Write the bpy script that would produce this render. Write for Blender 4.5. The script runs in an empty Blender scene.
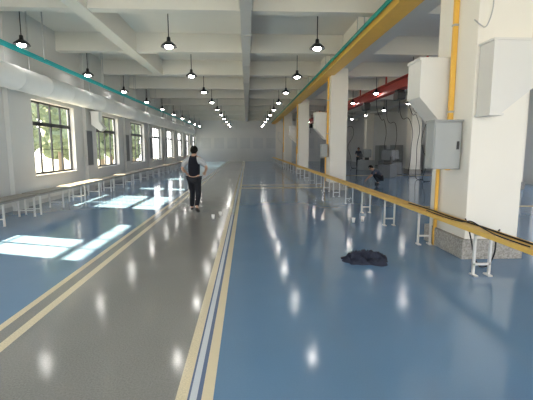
import bpy, bmesh, math, random
from mathutils import Vector, Matrix, noise
random.seed(4)
S = bpy.context.scene
COL = S.collection
try:
    S.view_settings.view_transform = 'Standard'
    S.view_settings.look = 'None'
except Exception: pass

# ---------------------------------------------------------------- materials
def mat(name, col, rough=0.5, metal=0.0, nscale=8.0, namt=0.08, emit=0.0, bump=0.0, stretch=(1,1,1), spec=0.5):
    m = bpy.data.materials.new(name); m.use_nodes = True
    nt = m.node_tree; b = nt.nodes['Principled BSDF']
    tc = nt.nodes.new('ShaderNodeTexCoord'); mp = nt.nodes.new('ShaderNodeMapping')
    mp.inputs['Scale'].default_value = stretch
    nz = nt.nodes.new('ShaderNodeTexNoise'); nz.inputs['Scale'].default_value = nscale
    nz.inputs['Detail'].default_value = 4
    mx = nt.nodes.new('ShaderNodeMix'); mx.data_type = 'RGBA'
    c1 = [max(0, c*(1-namt)) for c in col]; c2 = [min(1, c*(1+namt)) for c in col]
    mx.inputs['A'].default_value = (*c1, 1); mx.inputs['B'].default_value = (*c2, 1)
    nt.links.new(tc.outputs['Object'], mp.inputs['Vector'])
    nt.links.new(mp.outputs['Vector'], nz.inputs['Vector'])
    nt.links.new(nz.outputs['Fac'], mx.inputs['Factor'])
    nt.links.new(mx.outputs['Result'], b.inputs['Base Color'])
    b.inputs['Roughness'].default_value = rough
    b.inputs['Metallic'].default_value = metal
    b.inputs['Specular IOR Level'].default_value = spec
    if emit > 0:
        b.inputs['Emission Color'].default_value = (1.0, 0.96, 0.90, 1)
        b.inputs['Emission Strength'].default_value = emit
    if bump > 0:
        bp = nt.nodes.new('ShaderNodeBump'); bp.inputs['Strength'].default_value = bump
        bp.inputs['Distance'].default_value = 0.02
        nt.links.new(nz.outputs['Fac'], bp.inputs['Height'])
        nt.links.new(bp.outputs['Normal'], b.inputs['Normal'])
    return m

M_wall = mat('white_plaster', (0.62, 0.625, 0.62), 0.8, nscale=0.8, namt=0.05)
M_ceil = mat('white_ceiling_paint', (0.76, 0.74, 0.69), 0.85, nscale=0.6, namt=0.05)
M_far = mat('far_wall_paint', (0.74, 0.75, 0.76), 0.8, nscale=0.5, namt=0.06)
M_panel = mat('far_panel_paint', (0.67, 0.69, 0.71), 0.7, nscale=0.9, namt=0.08)
M_colm = mat('column_paint', (0.83, 0.80, 0.73), 0.6, nscale=1.5, namt=0.03)
M_plinth = mat('plinth_stone', (0.36, 0.34, 0.31), 0.6, nscale=38, namt=0.9)
M_duct = mat('duct_white', (0.74, 0.75, 0.75), 0.7, nscale=2, namt=0.05, spec=0.2)
M_chute = mat('chute_white', (0.72, 0.71, 0.68), 0.5, nscale=2, namt=0.03)
M_turq = mat('turquoise_paint', (0.02, 0.36, 0.38), 0.4, nscale=4, namt=0.1)
M_green = mat('green_paint', (0.03, 0.30, 0.24), 0.4, nscale=4, namt=0.1)
M_yel = mat('yellow_paint', (0.88, 0.52, 0.09), 0.45, nscale=5, namt=0.08)
M_yelpale = mat('bright_yellow_paint', (0.80, 0.51, 0.12), 0.5, nscale=5, namt=0.1)
M_galv = mat('galvanised_steel', (0.48, 0.49, 0.50), 0.45, 0.3, nscale=12, namt=0.12)
M_trunk = mat('light_grey_trunking_paint', (0.58, 0.58, 0.57), 0.6, nscale=4, namt=0.05)
M_grey = mat('grey_box_enamel', (0.34, 0.36, 0.36), 0.4, nscale=6, namt=0.04)
M_dkpanel = mat('dark_grey_board', (0.14, 0.15, 0.16), 0.6, nscale=6, namt=0.08)
M_black = mat('black_enamel', (0.015, 0.016, 0.018), 0.35, nscale=5, namt=0.2)
M_bulb = mat('lamp_glow', (1, 1, 1), 0.5, emit=45.0)
M_white = mat('white_powder_coat', (0.70, 0.70, 0.69), 0.4, nscale=6, namt=0.03)
M_legs = mat('bench_leg_paint', (0.34, 0.345, 0.34), 0.45, nscale=6, namt=0.05)
M_bench = mat('bench_top', (0.24, 0.225, 0.20), 0.6, nscale=6, namt=0.1)
M_frame = mat('window_frame_metal', (0.035, 0.04, 0.045), 0.4, 0.3, nscale=6, namt=0.1)
M_red = mat('red_oxide_paint', (0.42, 0.045, 0.035), 0.5, nscale=5, namt=0.15)
M_rubber = mat('black_rubber', (0.012, 0.012, 0.014), 0.6, nscale=15, namt=0.3)
M_cloth = mat('grey_navy_cloth', (0.038, 0.043, 0.065), 0.95, nscale=25, namt=0.4, bump=0.3, spec=0.1)
M_skin = mat('skin', (0.50, 0.30, 0.21), 0.5, nscale=20, namt=0.06)
M_hair = mat('black_hair', (0.010, 0.009, 0.008), 0.8, nscale=60, namt=0.4, bump=0.4, spec=0.15)
M_shirt = mat('light_grey_shirt', (0.42, 0.43, 0.45), 0.85, nscale=12, namt=0.1, bump=0.2)
M_shirt2 = mat('dull_blue_workwear', (0.05, 0.06, 0.09), 0.9, nscale=12, namt=0.2, bump=0.2)
M_vest = mat('black_vest', (0.014, 0.015, 0.022), 0.9, nscale=12, namt=0.2, bump=0.2, spec=0.2)
M_trous = mat('charcoal_trousers', (0.022, 0.024, 0.03), 0.9, nscale=12, namt=0.2, bump=0.2, spec=0.2)
M_shoe = mat('dark_shoe', (0.03, 0.028, 0.028), 0.5, nscale=12, namt=0.2)
M_eye = mat('eye', (0.05, 0.03, 0.02), 0.2, nscale=12, namt=0.1)
M_lip = mat('lip', (0.45, 0.16, 0.13), 0.5, nscale=12, namt=0.1)
M_ground = mat('outside_paving', (0.30, 0.32, 0.30), 0.9, nscale=3, namt=0.2)
M_leaf = mat('foliage', (0.11, 0.15, 0.10), 0.85, nscale=6, namt=0.5, bump=0.5)
M_bark = mat('bark', (0.16, 0.14, 0.12), 0.9, nscale=12, namt=0.3)
M_paper = mat('paper_cup', (0.85, 0.84, 0.82), 0.5, nscale=12, namt=0.03)
M_mach = mat('grey_machine_paint', (0.13, 0.14, 0.15), 0.45, nscale=6, namt=0.1)

def floor_mat():
    m = bpy.data.materials.new('epoxy_floor'); m.use_nodes = True
    nt = m.node_tree; N = nt.nodes; L = nt.links; b = N['Principled BSDF']
    tc = N.new('ShaderNodeTexCoord'); sp = N.new('ShaderNodeSeparateXYZ')
    L.new(tc.outputs['Object'], sp.inputs[0])
    mr = N.new('ShaderNodeMapRange'); mr.inputs['From Min'].default_value = -3; mr.inputs['From Max'].default_value = 1
    L.new(sp.outputs['X'], mr.inputs['Value'])
    cr = N.new('ShaderNodeValToRGB'); cr.color_ramp.interpolation = 'CONSTANT'
    BL = (0.142, 0.262, 0.430, 1); GR = (0.275, 0.270, 0.262, 1); CR = (0.80, 0.70, 0.50, 1)
    WH = (0.68, 0.73, 0.80, 1); DB = (0.14, 0.19, 0.32, 1)
    stops = [(-3, BL), (-2.33, CR), (-2.25, GR), (-2.12, CR), (-2.03, GR), (-0.485, CR), (-0.41, DB),
             (-0.395, WH), (-0.345, DB), (-0.315, CR), (-0.24, BL)]
    e = cr.color_ramp.elements
    e[0].position = 0; e[0].color = BL
    e[1].position = (stops[1][0]+3)/4; e[1].color = stops[1][1]
    for x, c in stops[2:]:
        n = e.new((x+3)/4); n.color = c
    L.new(mr.outputs['Result'], cr.inputs['Fac'])
    def cmp(sock, lo, hi):
        a = N.new('ShaderNodeMath'); a.operation = 'GREATER_THAN'; L.new(sock, a.inputs[0]); a.inputs[1].default_value = lo
        c = N.new('ShaderNodeMath'); c.operation = 'LESS_THAN'; L.new(sock, c.inputs[0]); c.inputs[1].default_value = hi
        d = N.new('ShaderNodeMath'); d.operation = 'MULTIPLY'; L.new(a.outputs[0], d.inputs[0]); L.new(c.outputs[0], d.inputs[1])
        return d.outputs[0]
    def op(o, s1, s2):
        d = N.new('ShaderNodeMath'); d.operation = o; L.new(s1, d.inputs[0]); L.new(s2, d.inputs[1]); return d.outputs[0]
    t1 = op('ADD', cmp(sp.outputs['Y'], 16.4, 16.8), cmp(sp.outputs['Y'], 17.7, 18.1))
    t1 = op('MULTIPLY', t1, cmp(sp.outputs['X'], -0.3, 4.75))
    t2 = op('MULTIPLY', cmp(sp.outputs['X'], 4.75, 4.87), cmp(sp.outputs['Y'], -3, 48))
    t3 = op('MULTIPLY', op('ADD', cmp(sp.outputs['Y'], 10.8, 11.1), cmp(sp.outputs['Y'], 23.6, 24.2)), cmp(sp.outputs['X'], 4.87, 12))
    msk = op('MAXIMUM', op('MAXIMUM', t1, t2), t3)
    mx = N.new('ShaderNodeMix'); mx.data_type = 'RGBA'; L.new(msk, mx.inputs['Factor'])
    L.new(cr.outputs['Color'], mx.inputs['A']); mx.inputs['B'].default_value = (0.85, 0.66, 0.36, 1)
    nz = N.new('ShaderNodeTexNoise'); nz.inputs['Scale'].default_value = 80; nz.inputs['Detail'].default_value = 2
    L.new(tc.outputs['Object'], nz.inputs['Vector'])
    nz2 = N.new('ShaderNodeTexNoise'); nz2.inputs['Scale'].default_value = 0.7; nz2.inputs['Detail'].default_value = 5
    L.new(tc.outputs['Object'], nz2.inputs['Vector'])
    ais = cmp(sp.outputs['X'], -2.33, -0.42)
    amp = N.new('ShaderNodeMath'); amp.operation = 'MULTIPLY_ADD'; L.new(ais, amp.inputs[0]); amp.inputs[1].default_value = 0.6; amp.inputs[2].default_value = 0.12
    cen = N.new('ShaderNodeMath'); cen.operation = 'SUBTRACT'; L.new(nz.outputs['Fac'], cen.inputs[0]); cen.inputs[1].default_value = 0.5
    pr = op('MULTIPLY', cen.outputs[0], amp.outputs[0])
    r1 = N.new('ShaderNodeMath'); r1.operation = 'ADD'; L.new(pr, r1.inputs[0]); r1.inputs[1].default_value = 1.0
    r2 = N.new('ShaderNodeMapRange'); r2.inputs['From Min'].default_value = .3; r2.inputs['From Max'].default_value = .7
    r2.inputs['To Min'].default_value = .95; r2.inputs['To Max'].default_value = 1.05; L.new(nz2.outputs['Fac'], r2.inputs['Value'])
    mul = op('MULTIPLY', r1.outputs[0], r2.outputs[0])
    vm = N.new('ShaderNodeVectorMath'); vm.operation = 'SCALE'
    L.new(mx.outputs['Result'], vm.inputs[0]); L.new(mul, vm.inputs['Scale'])
    L.new(vm.outputs[0], b.inputs['Base Color'])
    r3 = N.new('ShaderNodeMapRange'); r3.inputs['From Min'].default_value = .3; r3.inputs['From Max'].default_value = .7
    r3.inputs['To Min'].default_value = .10; r3.inputs['To Max'].default_value = .145; L.new(nz2.outputs['Fac'], r3.inputs['Value'])
    L.new(r3.outputs[0], b.inputs['Roughness'])
    b.inputs['Specular IOR Level'].default_value = 0.5
    nb = N.new('ShaderNodeTexNoise'); nb.inputs['Scale'].default_value = 3; nb.inputs['Detail'].default_value = 1
    L.new(tc.outputs['Object'], nb.inputs['Vector'])
    bp = N.new('ShaderNodeBump'); bp.inputs['Strength'].default_value = 0.05; bp.inputs['Distance'].default_value = 0.02
    L.new(nb.outputs['Fac'], bp.inputs['Height']); L.new(bp.outputs['Normal'], b.inputs['Normal'])
    return m
M_floor = floor_mat()

# ---------------------------------------------------------------- helpers
def link(o, parent=None):
    COL.objects.link(o)
    if parent is not None: o.parent = parent
    return o
def meta(o, label, cat, group=None):
    o['label'] = label; o['category'] = cat
    if group: o['group'] = group
    return o
def empty(name, loc, label, cat, group=None, rot=0):
    e = bpy.data.objects.new(name, None); e.empty_display_size = 0.1
    e.location = loc; e.rotation_euler = (0, 0, rot)
    link(e); return meta(e, label, cat, group)
def bxb(bm, x0, x1, y0, y1, z0, z1):
    v = [bm.verts.new(p) for p in ((x0,y0,z0),(x1,y0,z0),(x1,y1,z0),(x0,y1,z0),(x0,y0,z1),(x1,y0,z1),(x1,y1,z1),(x0,y1,z1))]
    for f in ((0,3,2,1),(4,5,6,7),(0,1,5,4),(1,2,6,5),(2,3,7,6),(3,0,4,7)):
        bm.faces.new([v[i] for i in f])
def fin(bm, name, m, parent=None, smooth=False, bevel=0.0):
    bmesh.ops.recalc_face_normals(bm, faces=bm.faces)
    me = bpy.data.meshes.new(name); bm.to_mesh(me); bm.free()
    me.materials.append(m)
    if smooth:
        for p in me.polygons: p.use_smooth = True
    o = bpy.data.objects.new(name, me); link(o, parent)
    if bevel > 0:
        md = o.modifiers.new('bevel', 'BEVEL'); md.width = bevel; md.segments = 2; md.limit_method = 'ANGLE'
    return o
def boxes(name, lst, m, parent=None, bevel=0.0):
    bm = bmesh.new()
    for b in lst: bxb(bm, *b)
    return fin(bm, name, m, parent, False, bevel)
def each(name, lst, m, parent):
    for b in lst: boxes(name, [b], m, parent)
def lathe(name, prof, m, parent=None, seg=24, axis='Z', loc=(0,0,0)):
    bm = bmesh.new(); rings = []
    for r, h in prof:
        ring = []
        for i in range(seg):
            a = 2*math.pi*i/seg
            p = (r*math.cos(a), r*math.sin(a), h)
            if axis == 'Y': p = (r*math.cos(a), h, r*math.sin(a))
            ring.append(bm.verts.new((p[0]+loc[0], p[1]+loc[1], p[2]+loc[2])))
        rings.append(ring)
    for a, b in zip(rings, rings[1:]):
        for i in range(seg):
            bm.faces.new((a[i], a[(i+1) % seg], b[(i+1) % seg], b[i]))
    bm.faces.new(rings[0]); bm.faces.new(rings[-1])
    o = fin(bm, name, m, parent, True)
    return o
def prism(name, poly_xz, y0, y1, m, parent=None, bevel=0.0):
    bm = bmesh.new()
    a = [bm.verts.new((x, y0, z)) for x, z in poly_xz]; b = [bm.verts.new((x, y1, z)) for x, z in poly_xz]
    bm.faces.new(a); bm.faces.new(b[::-1]); n = len(a)
    for i in range(n): bm.faces.new((a[i], a[(i+1) % n], b[(i+1) % n], b[i]))
    return fin(bm, name, m, parent, False, bevel)
def tube(name, pts, r, m, parent=None):
    cu = bpy.data.curves.new(name, 'CURVE'); cu.dimensions = '3D'; cu.bevel_depth = r; cu.bevel_resolution = 3
    cu.use_fill_caps = True
    s = cu.splines.new('NURBS'); s.points.add(len(pts)-1); s.use_endpoint_u = True; s.order_u = 3
    for p, q in zip(s.points, pts): p.co = (*q, 1)
    tmp = bpy.data.objects.new('tmp', cu); COL.objects.link(tmp)
    dg = bpy.context.evaluated_depsgraph_get()
    me = bpy.data.meshes.new_from_object(tmp.evaluated_get(dg)); me.name = name
    bpy.data.objects.remove(tmp)
    me.materials.clear(); me.materials.append(m)
    for p in me.polygons: p.use_smooth = True
    return link(bpy.data.objects.new(name, me), parent)
def dup(src_top, loc, rot=None):
    n = src_top.copy(); COL.objects.link(n); n.location = loc
    if rot is not None: n.rotation_euler = (0, 0, rot)
    for c in list(src_top.children):
        k = c.copy(); COL.objects.link(k); k.parent = n
        for g in list(c.children):
            q = g.copy(); COL.objects.link(q); q.parent = k
    return n
def struct(o): o['kind'] = 'structure'; return o

# ---------------------------------------------------------------- room shell
XL, XR, YB, YF, ZC = -6.2, 13.0, -6.0, 50.0, 5.4
struct(boxes('floor', [(XL, XR, YB, YF, -0.1, 0.0)], M_floor))
T = 0.25
def wall_with_openings(name, x0, x1, opens, z0, z1, m, ystart=YB, yend=YF):
    lst = []; y = ystart
    for a, b in opens:
        lst.append((x0, x1, y, a, -0.1, ZC)); lst.append((x0, x1, a, b, -0.1, z0)); lst.append((x0, x1, a, b, z1, ZC)); y = b
    lst.append((x0, x1, y, yend, -0.1, ZC))
    return struct(boxes(name, lst, m))
WZ0, WZ1 = 0.85, 3.05
lops = [(12.1+4.95*k, 14.95+4.95*k) for k in range(-3, 8)]
wall_with_openings('wall_left', XL-T, XL, lops, WZ0, WZ1, M_wall)
rops = [(-4.0, 0.0), (2.0, 6.0), (8.0, 12.0), (13.5, 17.5), (19.4, 23.2)]  # openings added out of sight to let daylight into the right bay
wall_with_openings('wall_right', XR, XR+T, rops, 1.0, 3.4, M_far)
struct(boxes('wall_back', [(XL, XL+1.2, YB-T, YB, -0.1, ZC), (10.0, XR, YB-T, YB, -0.1, ZC), (XL+1.2, 10.0, YB-T, YB, 4.6, ZC)], M_wall))
struct(boxes('wall_far', [(XL, XR, YF, YF+T, -0.1, ZC)], M_far))
struct(boxes('trim_3', [(XL+0.6+1.6*i, XL+0.6+1.6*i+1.2, YF-0.03, YF, 1.6, 2.9) for i in range(11)], M_panel))
pl = [(XL, XL+0.12, a-1.35, a-0.75, 0, ZC) for a, b in lops]
struct(boxes('trim_1', pl, M_wall))
struct(boxes('baseboard_left', [(XL, XL+0.025, YB, YF, 0, 0.12)], M_galv))
BZ = 4.80
cb = [(XL, XR, YB, YF, ZC, ZC+0.2)]
for k in range(-3, 10):
    y = 9.75+4.12*k
    if y > 47: continue
    cb.append((XL, XR, y, y+0.30, BZ, ZC+0.01))
cb.append((-3.97, -3.6, YB, 18.0, BZ-0.03, ZC+0.01))
for x0, x1, z in ((-0.16, 0.16, BZ+0.03), (3.25, 4.1, 4.66), (7.2, 7.5, BZ-0.02), (10.4, 11.2, 4.66)):
    cb.append((x0, x1, YB, YF, z, ZC+0.01))
struct(boxes('ceiling', cb, M_ceil))
wn = 1
def window(opening, xin, z0, z1, n, trans):
    a, b = opening; bars = []; w = 0.06; x0, x1 = xin-0.025, xin+0.025
    bars += [(x0, x1, a, b, z0, z0+w), (x0, x1, a, b, z1-w, z1), (x0, x1, a, a+w, z0, z1), (x0, x1, b-w, b, z0, z1)]
    for i in range(1, n):
        y = a+(b-a)*i/n; bars.append((x0, x1, y-0.025, y+0.025, z0, z1))
    bars.append((x0, x1, a, b, trans-0.06, trans+0.06))
    bars.append((x0+0.01, x1-0.01, a, b, 1.60, 1.62))
    return bars
for i, o_ in enumerate(lops):
    struct(boxes('window_%d' % wn, window(o_, XL-0.17, WZ0, WZ1, 4, 2.70 if i == 2 else 2.38), M_frame)); wn += 1  # one out-of-view window has its transom raised to shape the sun patch
for o_ in rops:
    struct(boxes('window_%d' % wn, window(o_, XR+0.17, 1.0, 3.4, 4, 2.6), M_frame)); wn += 1
struct(boxes('trim_2', [(XL-0.05, XL+0.05, a-0.05, b+0.05, WZ0-0.05, WZ0) for a, b in lops], M_wall))
for (a, b), off, hgt in ((lops[2], 1.25, 1.82),):  # board added out of view, blocks sun to crop the near floor patch
    e = empty('window_board', (XL-0.12, a+off, WZ0), 'unseen white board added at a window to crop the sun patch', 'board')
    boxes('board', [(-0.012, 0.012, 0, b-a-off, 0.0, hgt)], M_white, e)
    boxes('frame', [(-0.02, 0.02, 0, 0.03, 0.0, hgt), (-0.02, 0.02, b-a-off-0.03, b-a-off, 0, hgt)], M_frame, e)

# ---------------------------------------------------------------- outside
g = boxes('ground', [(-60, XL-T, -40, 90, -0.3, -0.15), (XR+T, 60, -40, 90, -0.3, -0.15), (XL-T, XR+T, -40, YB-T, -0.3, -0.15)], M_ground)
struct(g)
def tree(loc, seed):
    e = empty('tree', loc, 'leafy green broadleaf tree outside the windows, made tall to block sun', 'tree', 'trees outside the windows')
    lathe('trunk', [(0.20, 0), (0.16, 3.0), (0.10, 7.0)], M_bark, e, 10)
    bm = bmesh.new(); rnd = random.Random(seed)
    for i in range(20):
        z = 1.6+i*0.42
        c = Vector((rnd.uniform(-.8, .8), rnd.uniform(-.95, .95), z)); r = rnd.uniform(.8, 1.05)
        vs = bmesh.ops.create_icosphere(bm, subdivisions=3, radius=r)['verts']
        for v in vs:
            n = noise.noise(v.co*3+c*5)*0.4+1
            v.co = v.co*n + c
    fin(bm, 'foliage', M_leaf, e)
    return e
for i in range(8):  # crowns raised above the visible part to keep sun off the farther windows
    tree((-13.8-(i % 2)*0.6, 22.0+i*4.3, -0.15), i)

# ---------------------------------------------------------------- pendant lamps
LZ = 4.22
def make_lamp(loc):
    e = empty('pendant_lamp', loc, 'black industrial dome pendant lamp on a long cord, lit', 'lamp', 'pendant lamps hanging from the ceiling')
    L = ZC-LZ
    lathe('ceiling_canopy', [(0.05, 0), (0.05, -0.03), (0.02, -0.05)], M_black, e, 12)
    lathe('cord', [(0.012, -0.03), (0.012, -(L-0.16))], M_rubber, e, 8)
    lathe('lamp_shade', [(0.03, -(L-0.17)), (0.045, -(L-0.16)), (0.05, -(L-0.07)), (0.10, -(L-0.04)), (0.17, -(L+0.02)), (0.20, -(L+0.07)),
                    (0.19, -(L+0.07)), (0.16, -(L+0.03)), (0.09, -(L-0.02)), (0.02, -(L-0.03))], M_black, e, 24)
    lathe('bulb', [(0.02, -(L-0.02)), (0.07, -(L+0.02)), (0.10, -(L+0.06)), (0.10, -(L+0.08)), (0.06, -(L+0.11)), (0.01, -(L+0.12))], M_bulb, e, 16)
    return e
rows = [-5.5, -1.93, 1.80, 6.0, 9.2]
first = None
for x in rows:
    for k in range(-2, 10):
        y = 10.5+4.12*k
        if first is None: first = make_lamp((x, y, ZC))
        else: dup(first, (x, y, ZC))

# ---------------------------------------------------------------- columns
def column(x0, x1, y0, y1, top, lab):
    e = empty('column', ((x0+x1)/2, (y0+y1)/2, 0), lab, 'column', 'square columns carrying the main beams')
    w = (x1-x0)/2; d = (y1-y0)/2
    boxes('shaft', [(-w, w, -d, d, 0.0, top)], M_colm, e, 0.012)
    boxes('plinth', [(-w-0.06, w+0.06, -d-0.06, d+0.06, 0.0, 0.30)], M_plinth, e, 0.01)
    return e
column(3.25, 4.06, 5.72, 6.90, 4.66, 'white square concrete column with a speckled brown-grey stone base')
CY = 6.30
fc2 = column(3.25, 3.90, CY+9.7-0.4, CY+9.7+0.4, 4.66, 'slimmer white square concrete column with a speckled stone base')
for k in range(2, 5):
    dup(fc2, (3.575, CY+9.7*k, 0))
for k in range(0, 5):
    dup(fc2, (10.8, CY+9.7*k, 0))

# ---------------------------------------------------------------- cable trays / pipes high up
e = empty('overhead_cable_tray', (3.10, 1.0, 4.40), 'long bulky yellow-ochre steel cable tray under the column beam', 'cable tray')
boxes('tray', [(-0.19, 0.25, 0, 46, 0, 0.03), (-0.19, -0.17, 0, 46, 0.03, 0.25), (0.23, 0.25, 0, 46, 0.03, 0.25)], M_yel, e)
each('hanger', [(-0.10, -0.08, 1.3+4.12*k, 1.32+4.12*k, 0.03, 1.0) for k in range(11)], M_galv, e)
e = empty('overhead_pipe', (2.83, 1.0, 4.54), 'green painted steel pipe running beside the yellow cable tray', 'pipe')
lathe('pipe', [(0.045, 0), (0.045, 46)], M_green, e, 12, 'Y')
each('hanger', [(-0.01, 0.01, 1.3+4.12*k, 1.32+4.12*k, 0.04, 0.86) for k in range(11)], M_galv, e)
e = empty('overhead_pipe', (-5.0, 1.0, 3.78), 'turquoise painted pipe running high along the window wall', 'pipe')
lathe('pipe', [(0.042, 0), (0.042, 44)], M_turq, e, 12, 'Y')
each('hanger', [(-0.01, 0.01, 1.3+4.12*k, 1.32+4.12*k, 0.04, 1.62) for k in range(11)], M_galv, e)
e = empty('overhead_pipe', (-5.15, 1.0, 3.90), 'thin turquoise pipe running beside a thicker one', 'pipe')
lathe('pipe', [(0.022, 0), (0.022, 44)], M_turq, e, 10, 'Y')
each('hanger', [(-0.006, 0.006, 1.6+4.12*k, 1.615+4.12*k, 0.02, 1.50) for k in range(11)], M_galv, e)
e = empty('overhead_cable_trunking', (0, -2, BZ-0.11), 'light grey painted cable trunking running along the ceiling', 'cable trunking')
boxes('trunking', [(-0.13, 0.13, 0, 49, 0, 0.10)], M_trunk, e)
each('joint_cover', [(-0.14, 0.14, 1+4.12*k, 1.08+4.12*k, -0.01, 0.10) for k in range(11)], M_trunk, e)

e = empty('air_duct', (-5.74, 2.0, 3.38), 'long large round white sheet metal air duct along the windows', 'air duct')
prof = [(0.02, 0)]
y = 0
while y < 41:
    prof += [(0.295, y), (0.295, y+1.34), (0.308, y+1.35), (0.308, y+1.38), (0.295, y+1.39)]; y += 1.42
prof.append((0.02, y))
lathe('duct', prof, M_duct, e, 28, 'Y')
each('hanger', [(-0.015, 0.015, 1.0+4.12*k, 1.03+4.12*k, 0.285, 2.02) for k in range(10)], M_galv, e)
fo = empty('air_outlet', (-5.80, 16.05, 3.04), 'small white angled air outlet below the round duct', 'air outlet')
prism('hood', [(-0.15, 0.0), (0.15, 0.0), (0.15, -0.4), (0.32, -0.62), (0.18, -0.75), (-0.15, -0.5)], -0.18, 0.18, M_duct, fo, 0.01)
boxes('flange', [(-0.18, 0.18, -0.2, 0.2, -0.03, 0.0)], M_duct, fo)
fpn = None
for k in range(6):
    loc = (XL+0.12, 16.25+4.95*k-0.35, 1.0)
    if fpn is None:
        fpn = empty('wall_panel', loc, 'dark grey notice panel with a metal frame between two windows', 'panel', 'dark panels between the windows')
        boxes('board', [(0.0, 0.03, -0.28, 0.28, 0, 1.3)], M_dkpanel, fpn)
        boxes('frame', [(0.0, 0.04, -0.31, -0.28, -0.03, 1.33), (0.0, 0.04, 0.28, 0.31, -0.03, 1.33), (0.0, 0.04, -0.28, 0.28, 1.30, 1.33), (0.0, 0.04, -0.28, 0.28, -0.03, 0)], M_galv, fpn)
    else: dup(fpn, loc)

# ---------------------------------------------------------------- chutes on the columns
f1 = empty('air_chute', (3.24, 6.62, 2.05), 'white sheet metal air outlet with a slanted underside on a column', 'air outlet', 'white outlets on the columns')
prism('hood', [(0, -0.06), (0, 1.0), (-0.50, 1.0), (-0.50, 0.40), (-0.08, -0.06)], -0.25, 0.25, M_chute, f1)
boxes('flange', [(-0.52, 0.0, -0.26, 0.26, 0.97, 1.01)], M_chute, f1)
for k in range(1, 4): dup(f1, (3.24, 6.62+9.7*k, 2.05))
e = empty('air_chute', (3.55, 5.71, 2.12), 'large white wedge-shaped sheet metal air outlet on the column front', 'air outlet', 'white outlets on the columns')
prism('hood', [(-0.26, 0.0), (-0.10, 0.0), (0.42, 0.42), (1.0, 0.50), (1.0, 0.95), (-0.26, 0.95)], -0.34, -0.005, M_chute, e)
boxes('flange', [(-0.28, 1.02, -0.36, 0, 0.95, 0.98)], M_chute, e)
boxes('outlet_lip', [(-0.28, -0.08, -0.36, 0, -0.03, 0.0)], M_chute, e)

fp = None
for k in range(4):
    loc = (3.205, 6.28+9.7*k, 1.30)
    if fp is None:
        fp = empty('cable_riser', loc, 'yellow vertical cable channel fixed to the column side', 'cable riser', 'yellow channels on the columns')
        boxes('channel', [(-0.03, 0.04, -0.03, 0.03, 0, 3.09)], M_yel, fp, 0.005)
        boxes('clamp', [(-0.035, 0.04, -0.04, 0.04, 0.9, 0.93)], M_galv, fp)
        boxes('clamp', [(-0.035, 0.04, -0.04, 0.04, 2.2, 2.23)], M_galv, fp)
    else: dup(fp, loc)
fp = None
for k in range(4):
    loc = (3.20, 6.58+9.7*k, 0)
    if fp is None:
        fp = empty('cable_post', loc, 'thin yellow post standing against the column below the box', 'post', 'thin yellow posts beside the columns')
        boxes('post', [(-0.02, 0.025, -0.025, 0.025, 0.305, 1.75)], M_yel, fp, 0.004)
        boxes('foot', [(-0.022, -0.012, -0.025, 0.025, 0.0, 0.305)], M_yel, fp)
    else: dup(fp, loc)
e = empty('electrical_box', (2.99, 6.07, 1.33), 'grey enamelled electrical cabinet mounted on the yellow channel', 'electrical box')
boxes('body', [(-0.18, 0.25, -0.11, 0.17, 0, 0.72)], M_grey, e, 0.01)
d = boxes('door', [(-0.165, 0.235, -0.13, -0.11, 0.02, 0.70)], M_grey, e, 0.006)
boxes('handle', [(0.17, 0.20, -0.15, -0.13, 0.30, 0.42)], M_black, d)
boxes('hood', [(-0.19, 0.255, -0.145, 0.17, 0.72, 0.74)], M_grey, e)
e = empty('switch_box', (3.05, 15.86, 1.3), 'small grey switch box fixed to the channel of a column', 'switch box')
boxes('body', [(-0.12, 0.14, -0.08, 0.08, 0, 0.5)], M_grey, e, 0.01)
boxes('door', [(-0.1, 0.12, -0.095, -0.08, 0.02, 0.48)], M_grey, e)

e = empty('hanging_cable', (3.30, 5.69, 3.3), 'thin pale cable looping down the front of the column', 'cable')
tube('cable', [(-0.03, 0.0, 1.05), (-0.02, -0.02, 0.9), (0.04, -0.03, 0.7), (0.14, -0.02, 0.35), (0.05, -0.02, 0.0), (-0.04, 0.0, 0.05), (-0.07, 0.1, 0.15)], 0.009, M_galv, e)

# ---------------------------------------------------------------- right low rail
RX, RH = 3.04, 0.60
fr = None
for k in range(13):
    loc = (RX, 2.9+3.4*k, 0)
    if fr is None:
        fr = empty('conveyor_rail', loc, 'low flat orange-yellow steel rail on white bench-like frames', 'conveyor frame', 'yellow rail sections along the columns')
        boxes('trough', [(-0.12, 0.12, 0, 3.39, RH-0.045, RH), (-0.12, -0.11, 0, 3.39, RH, RH+0.012), (0.11, 0.12, 0, 3.39, RH, RH+0.012)], M_yelpale, fr)
        for yy in (0.3, 2.0):
            boxes('trestle', [(-0.12, -0.09, yy, yy+0.03, 0.015, RH-0.045), (0.09, 0.12, yy, yy+0.03, 0.015, RH-0.045),
                              (-0.12, 0.12, yy, yy+0.03, RH-0.075, RH-0.045),
                              (-0.12, 0.12, yy, yy+0.03, 0.14, 0.165),
                              (-0.12, -0.07, yy-0.05, yy+0.08, 0.0, 0.018), (0.07, 0.12, yy-0.05, yy+0.08, 0.0, 0.018)], M_white, fr)
    else: dup(fr, loc)
e = empty('power_cable', (RX, 4.2, RH), 'thin black power cable lying along the yellow rail', 'cable')
tube('cable', [(0.085, -0.8, 0.012), (0.05, 0.2, 0.012), (0.085, 1.0, 0.012), (0.03, 1.7, 0.012), (0.085, 2.4, 0.012), (0.03, 3.2, 0.012)], 0.010, M_rubber, e)
e = empty('power_cable', (RX+0.135, 5.0, 0.010), 'black cable drooping from the rail to the column base', 'cable')
tube('cable', [(0.0, 0.6, 0.62), (0.01, 0.5, 0.5), (0.02, 0.3, 0.0), (0.12, 0.2, 0.0), (0.10, 0.0, 0.25), (0.02, -0.1, 0.55), (0.0, -0.2, 0.62)], 0.010, M_rubber, e)
e = empty('power_cable', (RX, 4.6, RH), 'loose black cable coiled on the yellow rail', 'cable')
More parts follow.
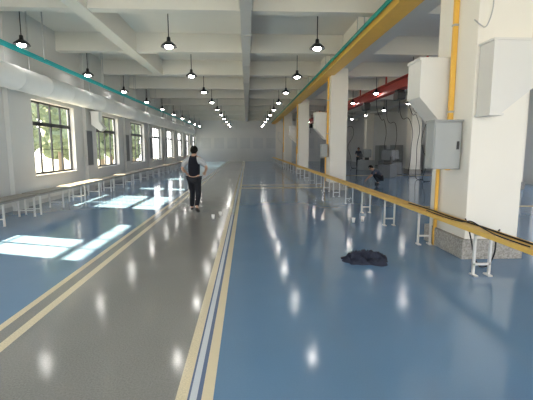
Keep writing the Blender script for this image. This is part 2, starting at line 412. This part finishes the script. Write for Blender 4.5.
tube('cable', [(-0.05, -0.6, 0.012), (-0.08, -0.1, 0.012), (-0.02, 0.3, 0.03), (-0.08, 0.5, 0.10), (-0.04, 0.7, 0.03), (-0.07, 1.2, 0.012), (-0.03, 1.9, 0.012)], 0.008, M_rubber, e)

# ---------------------------------------------------------------- benches on left
fb = None
for k in range(14):
    loc = (-5.32, 7.3+2.75*k, 0)
    if fb is None:
        fb = empty('bench', loc, 'long low bench with grey-brown top and slim steel legs', 'bench', 'work benches under the windows')
        boxes('bench_top', [(-0.22, 0.22, 0.0, 2.6, 0.51, 0.55)], M_bench, fb, 0.004)
        boxes('apron', [(-0.20, 0.20, 0.05, 0.07, 0.475, 0.51), (-0.20, 0.20, 2.53, 2.55, 0.475, 0.51), (0.18, 0.20, 0.07, 2.53, 0.475, 0.51), (-0.20, -0.18, 0.07, 2.53, 0.475, 0.51)], M_legs, fb)
        for yy in (0.05, 1.28, 2.51):
            for xx in (-0.20, 0.165):
                boxes('leg', [(xx, xx+0.035, yy, yy+0.035, 0, 0.475)], M_white, fb)
            boxes('stretcher', [(-0.165, 0.165, yy+0.005, yy+0.025, 0.14, 0.165)], M_white, fb)
    else: dup(fb, loc)

# ---------------------------------------------------------------- red crane rail on right
GZ = 4.00
e = empty('crane_girder', (6.25, 7.0, GZ), 'thick red steel crane girder hanging over the side bay', 'girder')
boxes('girder', [(-0.16, 0.16, 0, 38, 0, 0.05), (-0.16, 0.16, 0, 38, 0.39, 0.44), (-0.04, 0.04, 0, 38, 0.05, 0.39)], M_red, e)
each('hanger', [(-0.03, 0.03, 2.89+4.12*k, 2.95+4.12*k, 0.44, BZ-GZ) for k in range(9)], M_red, e)
fh = None
for k in range(6):
    loc = (6.25, 16.5+4.6*k, GZ)
    if fh is None:
        fh = empty('hoist', loc, 'dark electric chain hoist hanging from the red girder', 'hoist', 'hoists on the red girder')
        boxes('trolley', [(-0.15, 0.15, -0.16, 0.16, -0.08, 0.0)], M_black, fh, 0.01)
        boxes('motor', [(-0.16, 0.16, -0.30, 0.30, -0.40, -0.08)], M_black, fh, 0.05)
        tube('chain', [(0, 0, -0.38), (0.02, 0, -0.7), (0, 0, -0.9)], 0.012, M_black, fh)
    else: dup(fh, loc)
rc = random.Random(9)
for i, (x, y) in enumerate(((8.5, 19.4), (8.7, 20.6), (9.4, 23.3), (8.3, 24.4), (10.0, 27.2), (8.4, 32.6))):
    e = empty('drop_cable', (x, y, 0.016), 'thin black cable drooping in tangled loops to the floor', 'cable', 'drooping cables of the side bay')
    j = lambda a: rc.uniform(-a, a)
    tube('cable', [(-0.5+j(.15), 0, 5.34), (-0.5+j(.15), 0, 4.1), (-0.2+j(.3), 0, 3.2), (0.3+j(.3), 0.1, 3.5), (0.35+j(.2), 0, 2.6), (0.0+j(.3), 0, 1.8), (0.2+j(.3), 0, 0.9), (0.1, 0, 0), (0.4, -0.2, 0), (0.6, 0.1, 0)], 0.015, M_rubber, e)
def machine(loc, rot, mm, lab):
    e = empty('workshop_machine', loc, lab, 'machine', None, rot)
    boxes('base', [(-0.6, 0.6, -0.35, 0.35, 0, 0.75)], mm, e, 0.03)
    boxes('head', [(-0.25, 0.35, -0.3, 0.3, 0.95, 1.55)], mm, e, 0.05)
    boxes('neck', [(-0.1, 0.2, -0.2, 0.2, 0.75, 0.95)], M_black, e)
    boxes('control_panel', [(-0.55, -0.3, -0.38, -0.3, 0.8, 1.2)], M_black, e, 0.01)
machine((9.2, 25.2, 0), 0.2, M_mach, 'dark grey workshop machine with a control panel')
machine((9.0, 30.0, 0), -0.2, M_grey, 'grey workshop machine standing in the side bay')
machine((7.4, 36.5, 0), 0.4, M_mach, 'dark workshop machine standing in the side bay')
machine((10.2, 28.6, 0), 0.1, M_mach, 'dark grey workshop machine near the inner columns')
machine((7.9, 22.2, 0), 0.9, M_mach, 'dark workshop machine beside drooping cables')
fc = None
for k in range(4):
    loc = (12.6, 25.5+4.0*k, 0)
    if fc is None:
        fc = empty('metal_cabinet', loc, 'tall grey metal cabinet standing against the side wall', 'cabinet', 'grey cabinets along the side wall')
        boxes('body', [(-0.3, 0.35, -0.6, 0.6, 0.05, 1.9)], M_grey, fc, 0.01)
        boxes('door', [(-0.32, -0.3, -0.58, -0.01, 0.1, 1.85)], M_grey, fc)
        boxes('door', [(-0.32, -0.3, 0.01, 0.58, 0.1, 1.85)], M_grey, fc)
        boxes('base', [(-0.27, 0.33, -0.55, 0.55, 0, 0.05)], M_black, fc)
    else: dup(fc, loc)

# ---------------------------------------------------------------- people
def skin_mesh(pts, edges, radii, root=0, sub=2):
    me = bpy.data.meshes.new('sk'); me.from_pydata([tuple(p) for p in pts], edges, []); me.update()
    o = bpy.data.objects.new('sk', me); COL.objects.link(o)
    md = o.modifiers.new('s', 'SKIN'); md.use_smooth_shade = True
    for i, r in enumerate(radii):
        sv = me.skin_vertices[0].data[i]
        sv.radius = (r, r) if not isinstance(r, tuple) else r
        sv.use_root = (i == root)
    md2 = o.modifiers.new('b', 'SUBSURF'); md2.levels = sub; md2.render_levels = sub
    bpy.context.view_layer.update()
    dg = bpy.context.evaluated_depsgraph_get()
    out = bpy.data.meshes.new_from_object(o.evaluated_get(dg))
    bpy.data.objects.remove(o)
    return out
def join_meshes(name, meshes, m, parent):
    bm = bmesh.new()
    for me in meshes: bm.from_mesh(me)
    return fin(bm, name, m, parent, True)
def hand(w, fwd, side_out, up):
    fwd = fwd.normalized(); so = side_out.normalized(); up = up.normalized()
    res = []
    base = w + fwd*0.05
    lens = (0.072, 0.082, 0.076, 0.060)
    for i in range(4):
        off = so*(0.028-0.0185*i)
        p0 = base+off*0.7; p1 = w+fwd*0.095+off; l = lens[i]
        p2 = p1+fwd*l*0.5-up*0.008; p3 = p2+fwd*l*0.35-up*0.025
        res.append(skin_mesh([p0, p1, p2, p3], [(0,1),(1,2),(2,3)], [0.010, 0.0095, 0.009, 0.007], 0, 1))
    t0 = w+fwd*0.03+so*0.012; t1 = w+fwd*0.055+so*0.045-up*0.008; t2 = t1+fwd*0.03+so*0.014-up*0.006; t3 = t2+fwd*0.022-up*0.006
    res.append(skin_mesh([t0, t1, t2, t3], [(0,1),(1,2),(2,3)], [0.014, 0.011, 0.010, 0.008], 0, 1))
    return res
def person(loc, rot, J, label, shirt_m, vest_m, group=None, scale=1.0):
    e = empty('person', loc, label, 'person', group, rot)
    e.scale = (scale,)*3
    V = Vector
    J = {k: V(v) for k, v in J.items()}
    names = ['pelvis','spine','chest','upper','neck','headb','head','crown']
    rad = [.115,.110,.125,.10,.052,.066,.092,.070]
    pts = [J[n] for n in names]; edges = [(i, i+1) for i in range(7)]
    hands = []
    for s in ('L', 'R'):
        b = len(pts)
        sh, el, wr = J['sh'+s], J['el'+s], J['wr'+s]
        fd = (wr-el).normalized()
        palm = wr+fd*0.05; palm2 = wr+fd*0.09
        pts += [sh, (sh+el)/2, el, (el+wr)/2, wr, palm, palm2]; rad += [.062,.052,.042,.038,.027,.034,.030]
        edges += [(3, b), (b, b+1), (b+1, b+2), (b+2, b+3), (b+3, b+4), (b+4, b+5), (b+5, b+6)]
        inward = V((1 if s == 'L' else -1, 0, 0)); inward = (inward-fd*inward.dot(fd)).normalized()
        up = fd.cross(inward) if s == 'R' else inward.cross(fd)
        hands += hand(wr, fd, inward, up if up.z > 0 else -up)
        b = len(pts)
        hp, kn, an, to = J['hp'+s], J['kn'+s], J['an'+s], J['to'+s]
        pts += [hp, (hp+kn)/2, kn, (kn+an)/2, an, to]; rad += [.088,.078,.056,.052,.036,.030]
        edges += [(0, b), (b, b+1), (b+1, b+2), (b+2, b+3), (b+3, b+4), (b+4, b+5)]
    body = skin_mesh(pts, edges, rad, 0, 2)
    fdir = (J['face']).normalized(); upd = (J['crown']-J['headb']).normalized()
    sd = fdir.cross(upd).normalized()
    fdir = upd.cross(sd).normalized()
    hc = J['head']
    def blob(c, r, sc=(1,1,1)):
        bm = bmesh.new(); bmesh.ops.create_icosphere(bm, subdivisions=2, radius=r)
        for v in bm.verts:
            q = v.co; v.co = c + sd*q.x*sc[0] + fdir*q.y*sc[1] + upd*q.z*sc[2]
        me = bpy.data.meshes.new('b'); bm.to_mesh(me); bm.free(); return me
    extra = [blob(hc+fdir*0.088-upd*0.012, 0.016, (0.8, 1.1, 1.5)), blob(hc+sd*0.083-upd*0.005, 0.026, (0.35, 0.7, 1.1)), blob(hc-sd*0.083-upd*0.005, 0.026, (0.35, 0.7, 1.1)),
             blob(hc-upd*0.06+fdir*0.03, 0.052, (0.95, 1.0, 0.9))]
    join_meshes('body', [body]+hands+extra, M_skin, e)
    join_meshes('eyes', [blob(hc+fdir*0.079+sd*0.03+upd*0.008, 0.011), blob(hc+fdir*0.079-sd*0.03+upd*0.008, 0.011)], M_eye, e)
    join_meshes('mouth', [blob(hc+fdir*0.076-upd*0.05, 0.014, (1.5, 0.5, 0.4))], M_lip, e)
    bm = bmesh.new(); bmesh.ops.create_icosphere(bm, subdivisions=4, radius=0.108)
    for v in list(bm.verts):
        q = v.co
        if (q.y > 0.03 and q.z < 0.045) or (q.y > -0.02 and q.z < -0.03) or q.z < -0.098: bm.verts.remove(v); continue
    for v in bm.verts:
        q = v.co*(1+0.05*noise.noise(v.co*40)); v.co = hc+upd*0.015-fdir*0.008+sd*q.x*0.93+fdir*q.y*1.0+upd*q.z*1.06
    fin(bm, 'hair', M_hair, e, True)
    P = [J['pelvis']+(J['spine']-J['pelvis'])*0.1, J['spine'], J['chest'], J['upper'], J['upper']+(J['neck']-J['upper'])*0.35]
    R = [.132,.128,.142,.118,.075]; E = [(0,1),(1,2),(2,3),(3,4)]
    for s in ('L', 'R'):
        b = len(P); sh, el, wr = J['sh'+s], J['el'+s], J['wr'+s]
        P += [sh, (sh+el)/2, sh+(el-sh)*0.92]; R += [.082,.074,.068]; E += [(3, b), (b, b+1), (b+1, b+2)]
    join_meshes('shirt', [skin_mesh(P, E, R, 0, 2)], shirt_m, e)
    if vest_m:
        up_ = J['upper']
        P = [J['pelvis']-V((0,0,.02)), J['spine'], J['chest'], up_+V((0,0,.015)), up_+V((-.085,0,.015)), up_+V((.085,0,.015))]
        join_meshes('vest', [skin_mesh(P, [(0,1),(1,2),(2,3),(3,4),(3,5)], [.165,.158,.168,.125,.092,.092], 0, 2)], vest_m, e)
    P = [J['pelvis']]; R = [.135]; E = []
    for s in ('L', 'R'):
        b = len(P); hp, kn, an = J['hp'+s], J['kn'+s], J['an'+s]
        P += [hp, (hp+kn)/2, kn, (kn+an)/2, an]; R += [.102,.095,.074,.066,.056]
        E += [(0, b), (b, b+1), (b+1, b+2), (b+2, b+3), (b+3, b+4)]
    join_meshes('trousers', [skin_mesh(P, E, R, 0, 2)], M_trous, e)
    for s in ('L', 'R'):
        an, to = J['an'+s], J['to'+s]
        d = (to-an); d.z = 0; d.normalize()
        heel = an - d*0.04; heel.z = max(an.z-0.045, 0.045)
        join_meshes('shoe', [skin_mesh([heel, (heel+to)/2+V((0,0,.01)), to+d*0.03], [(0,1),(1,2)], [.046,.050,.040], 0, 2)], M_shoe, e)
    return e
walk = dict(pelvis=(0,0,.92), spine=(0,.005,1.07), chest=(0,.01,1.25), upper=(0,.01,1.37), neck=(0,.02,1.46), headb=(0,.035,1.52), head=(0,.045,1.585), crown=(0,.04,1.63),
    shL=(-.175,.01,1.375), elL=(-.30,-.04,1.13), wrL=(-.25,.16,1.0), shR=(.175,.01,1.375), elR=(.34,-.04,1.16), wrR=(.25,.15,1.04),
    hpL=(-.09,0,.85), knL=(-.12,.21,.50), anL=(-.16,.26,.10), toL=(-.18,.39,.05), hpR=(.09,0,.85), knR=(.11,-.02,.47), anR=(.14,-.30,.20), toR=(.15,-.20,.05), face=(0,1,-.05))
person((-1.35, 10.3, 0), math.radians(-10), walk, 'person walking away in light grey T-shirt, black vest, dark trousers', M_shirt, M_vest)
cr = dict(pelvis=(0,0,.34), spine=(0,.10,.45), chest=(0,.23,.56), upper=(0,.31,.63), neck=(0,.37,.68), headb=(0,.42,.72), head=(0,.47,.76), crown=(0,.50,.81),
    shL=(-.16,.30,.62), elL=(-.26,.44,.42), wrL=(-.16,.62,.26), shR=(.16,.30,.62), elR=(.26,.44,.42), wrR=(.16,.64,.22),
    hpL=(-.09,.03,.31), knL=(-.19,.36,.48), anL=(-.14,.12,.10), toL=(-.15,.25,.04), hpR=(.09,.03,.31), knR=(.19,.36,.48), anR=(.14,.12,.10), toR=(.15,.25,.04), face=(0,1,-.7))
person((6.1, 17.9, 0), math.radians(75), cr, 'person crouching in dull blue workwear, working on the floor', M_shirt2, None)
stand = dict(walk)
stand.update(elL=(-.22,-.03,1.12), elR=(.22,-.03,1.12), knL=(-.09,.02,.48), anL=(-.09,-.02,.09), toL=(-.1,.11,.04), knR=(.09,.02,.48), anR=(.09,-.02,.09), toR=(.1,.11,.04), wrR=(.18,.2,1.12), wrL=(-.18,.2,1.08))
person((9.25, 33.0, 0), math.radians(160), stand, 'person standing in dark clothes with forearms raised', M_shirt2, None)

# ---------------------------------------------------------------- cloth heap
bm = bmesh.new(); NR, NA = 40, 140
rings = []
for i in range(NR+1):
    r = i/NR; ring = []
    for j in range(NA):
        a = 2*math.pi*j/NA
        ex = 1+0.45*noise.noise(Vector((math.cos(a)*1.5, math.sin(a)*1.5, 3.1)))+0.22*noise.noise(Vector((math.cos(a)*3.5, math.sin(a)*3.5, 7)))
        x = 0.38*r*math.cos(a)*ex; y = 0.24*r*math.sin(a)*ex
        w1 = noise.noise(Vector((x*4, y*4, 9)))*0.2
        rid = 1-abs(noise.noise(Vector(((x+w1)*6, (y-w1)*8, 0.3))))*3.0
        rid2 = 1-abs(noise.noise(Vector(((x-w1)*11, (y+w1)*13, 4.3))))*2.5
        n = max(0, rid)*0.65+max(0, rid2)*0.18+0.2+0.5*noise.noise(Vector((x*4, y*4, 5)))
        z = 0.010+0.13*(1-r**5)*max(0.10, n)
        if i == NR: z = 0.0
        ring.append(bm.verts.new((x, y, z)))
        if i == 0: break
    rings.append(ring)
for j in range(NA): bm.faces.new((rings[0][0], rings[1][j], rings[1][(j+1) % NA]))
for a, b in zip(rings[1:], rings[2:]):
    for j in range(NA): bm.faces.new((a[j], b[j], b[(j+1) % NA], a[(j+1) % NA]))
o = fin(bm, 'cloth', M_cloth, None, True); o.location = (1.75, 5.68, 0.0)
meta(o, 'crumpled grey-navy garment lying on the blue floor', 'cloth')
def cup(x, y, sc=1.0):
    e = empty('paper_cup', (x, y, 0), 'small white paper cup on the painted floor', 'cup', 'paper cups on the floor')
    lathe('cup_body', [(0.028*sc, 0), (0.04*sc, 0.10*sc), (0.037*sc, 0.10*sc), (0.026*sc, 0.006)], M_paper, e, 16)
    lathe('rim', [(0.04*sc, 0.097*sc), (0.043*sc, 0.10*sc), (0.04*sc, 0.104*sc), (0.038*sc, 0.10*sc)], M_paper, e, 16)
cup(2.37, 8.7); cup(2.62, 8.85); cup(-0.80, 9.3); cup(-0.66, 9.7)

# ---------------------------------------------------------------- light
w = bpy.data.worlds.new('World'); S.world = w; w.use_nodes = True
nt = w.node_tree; bg = nt.nodes['Background']
tc = nt.nodes.new('ShaderNodeTexCoord'); sp = nt.nodes.new('ShaderNodeSeparateXYZ'); rp = nt.nodes.new('ShaderNodeValToRGB')
nt.links.new(tc.outputs['Generated'], sp.inputs[0]); nt.links.new(sp.outputs['Z'], rp.inputs['Fac'])
rp.color_ramp.elements[0].color = (1.0, 0.985, 0.965, 1); rp.color_ramp.elements[1].color = (0.88, 0.93, 1.0, 1)
nt.links.new(rp.outputs['Color'], bg.inputs['Color']); bg.inputs['Strength'].default_value = 5.0
sl = bpy.data.lights.new('sun', 'SUN'); sl.energy = 62; sl.angle = math.radians(1.2); sl.color = (1, 0.77, 0.47)
so = bpy.data.objects.new('sun', sl); link(so); so.location = (-20, 10, 20)
so.rotation_euler = Vector((3.9, -1.35, -3.0)).to_track_quat('-Z', 'Y').to_euler()

# ---------------------------------------------------------------- camera
cd = bpy.data.cameras.new('Camera'); cd.sensor_width = 36; cd.lens = 400/533*36; cd.clip_end = 300
co = bpy.data.objects.new('Camera', cd); link(co)
co.location = (0, 0, 1.65); co.rotation_euler = (math.radians(90-7.4), 0, math.radians(-2.79))
S.camera = co
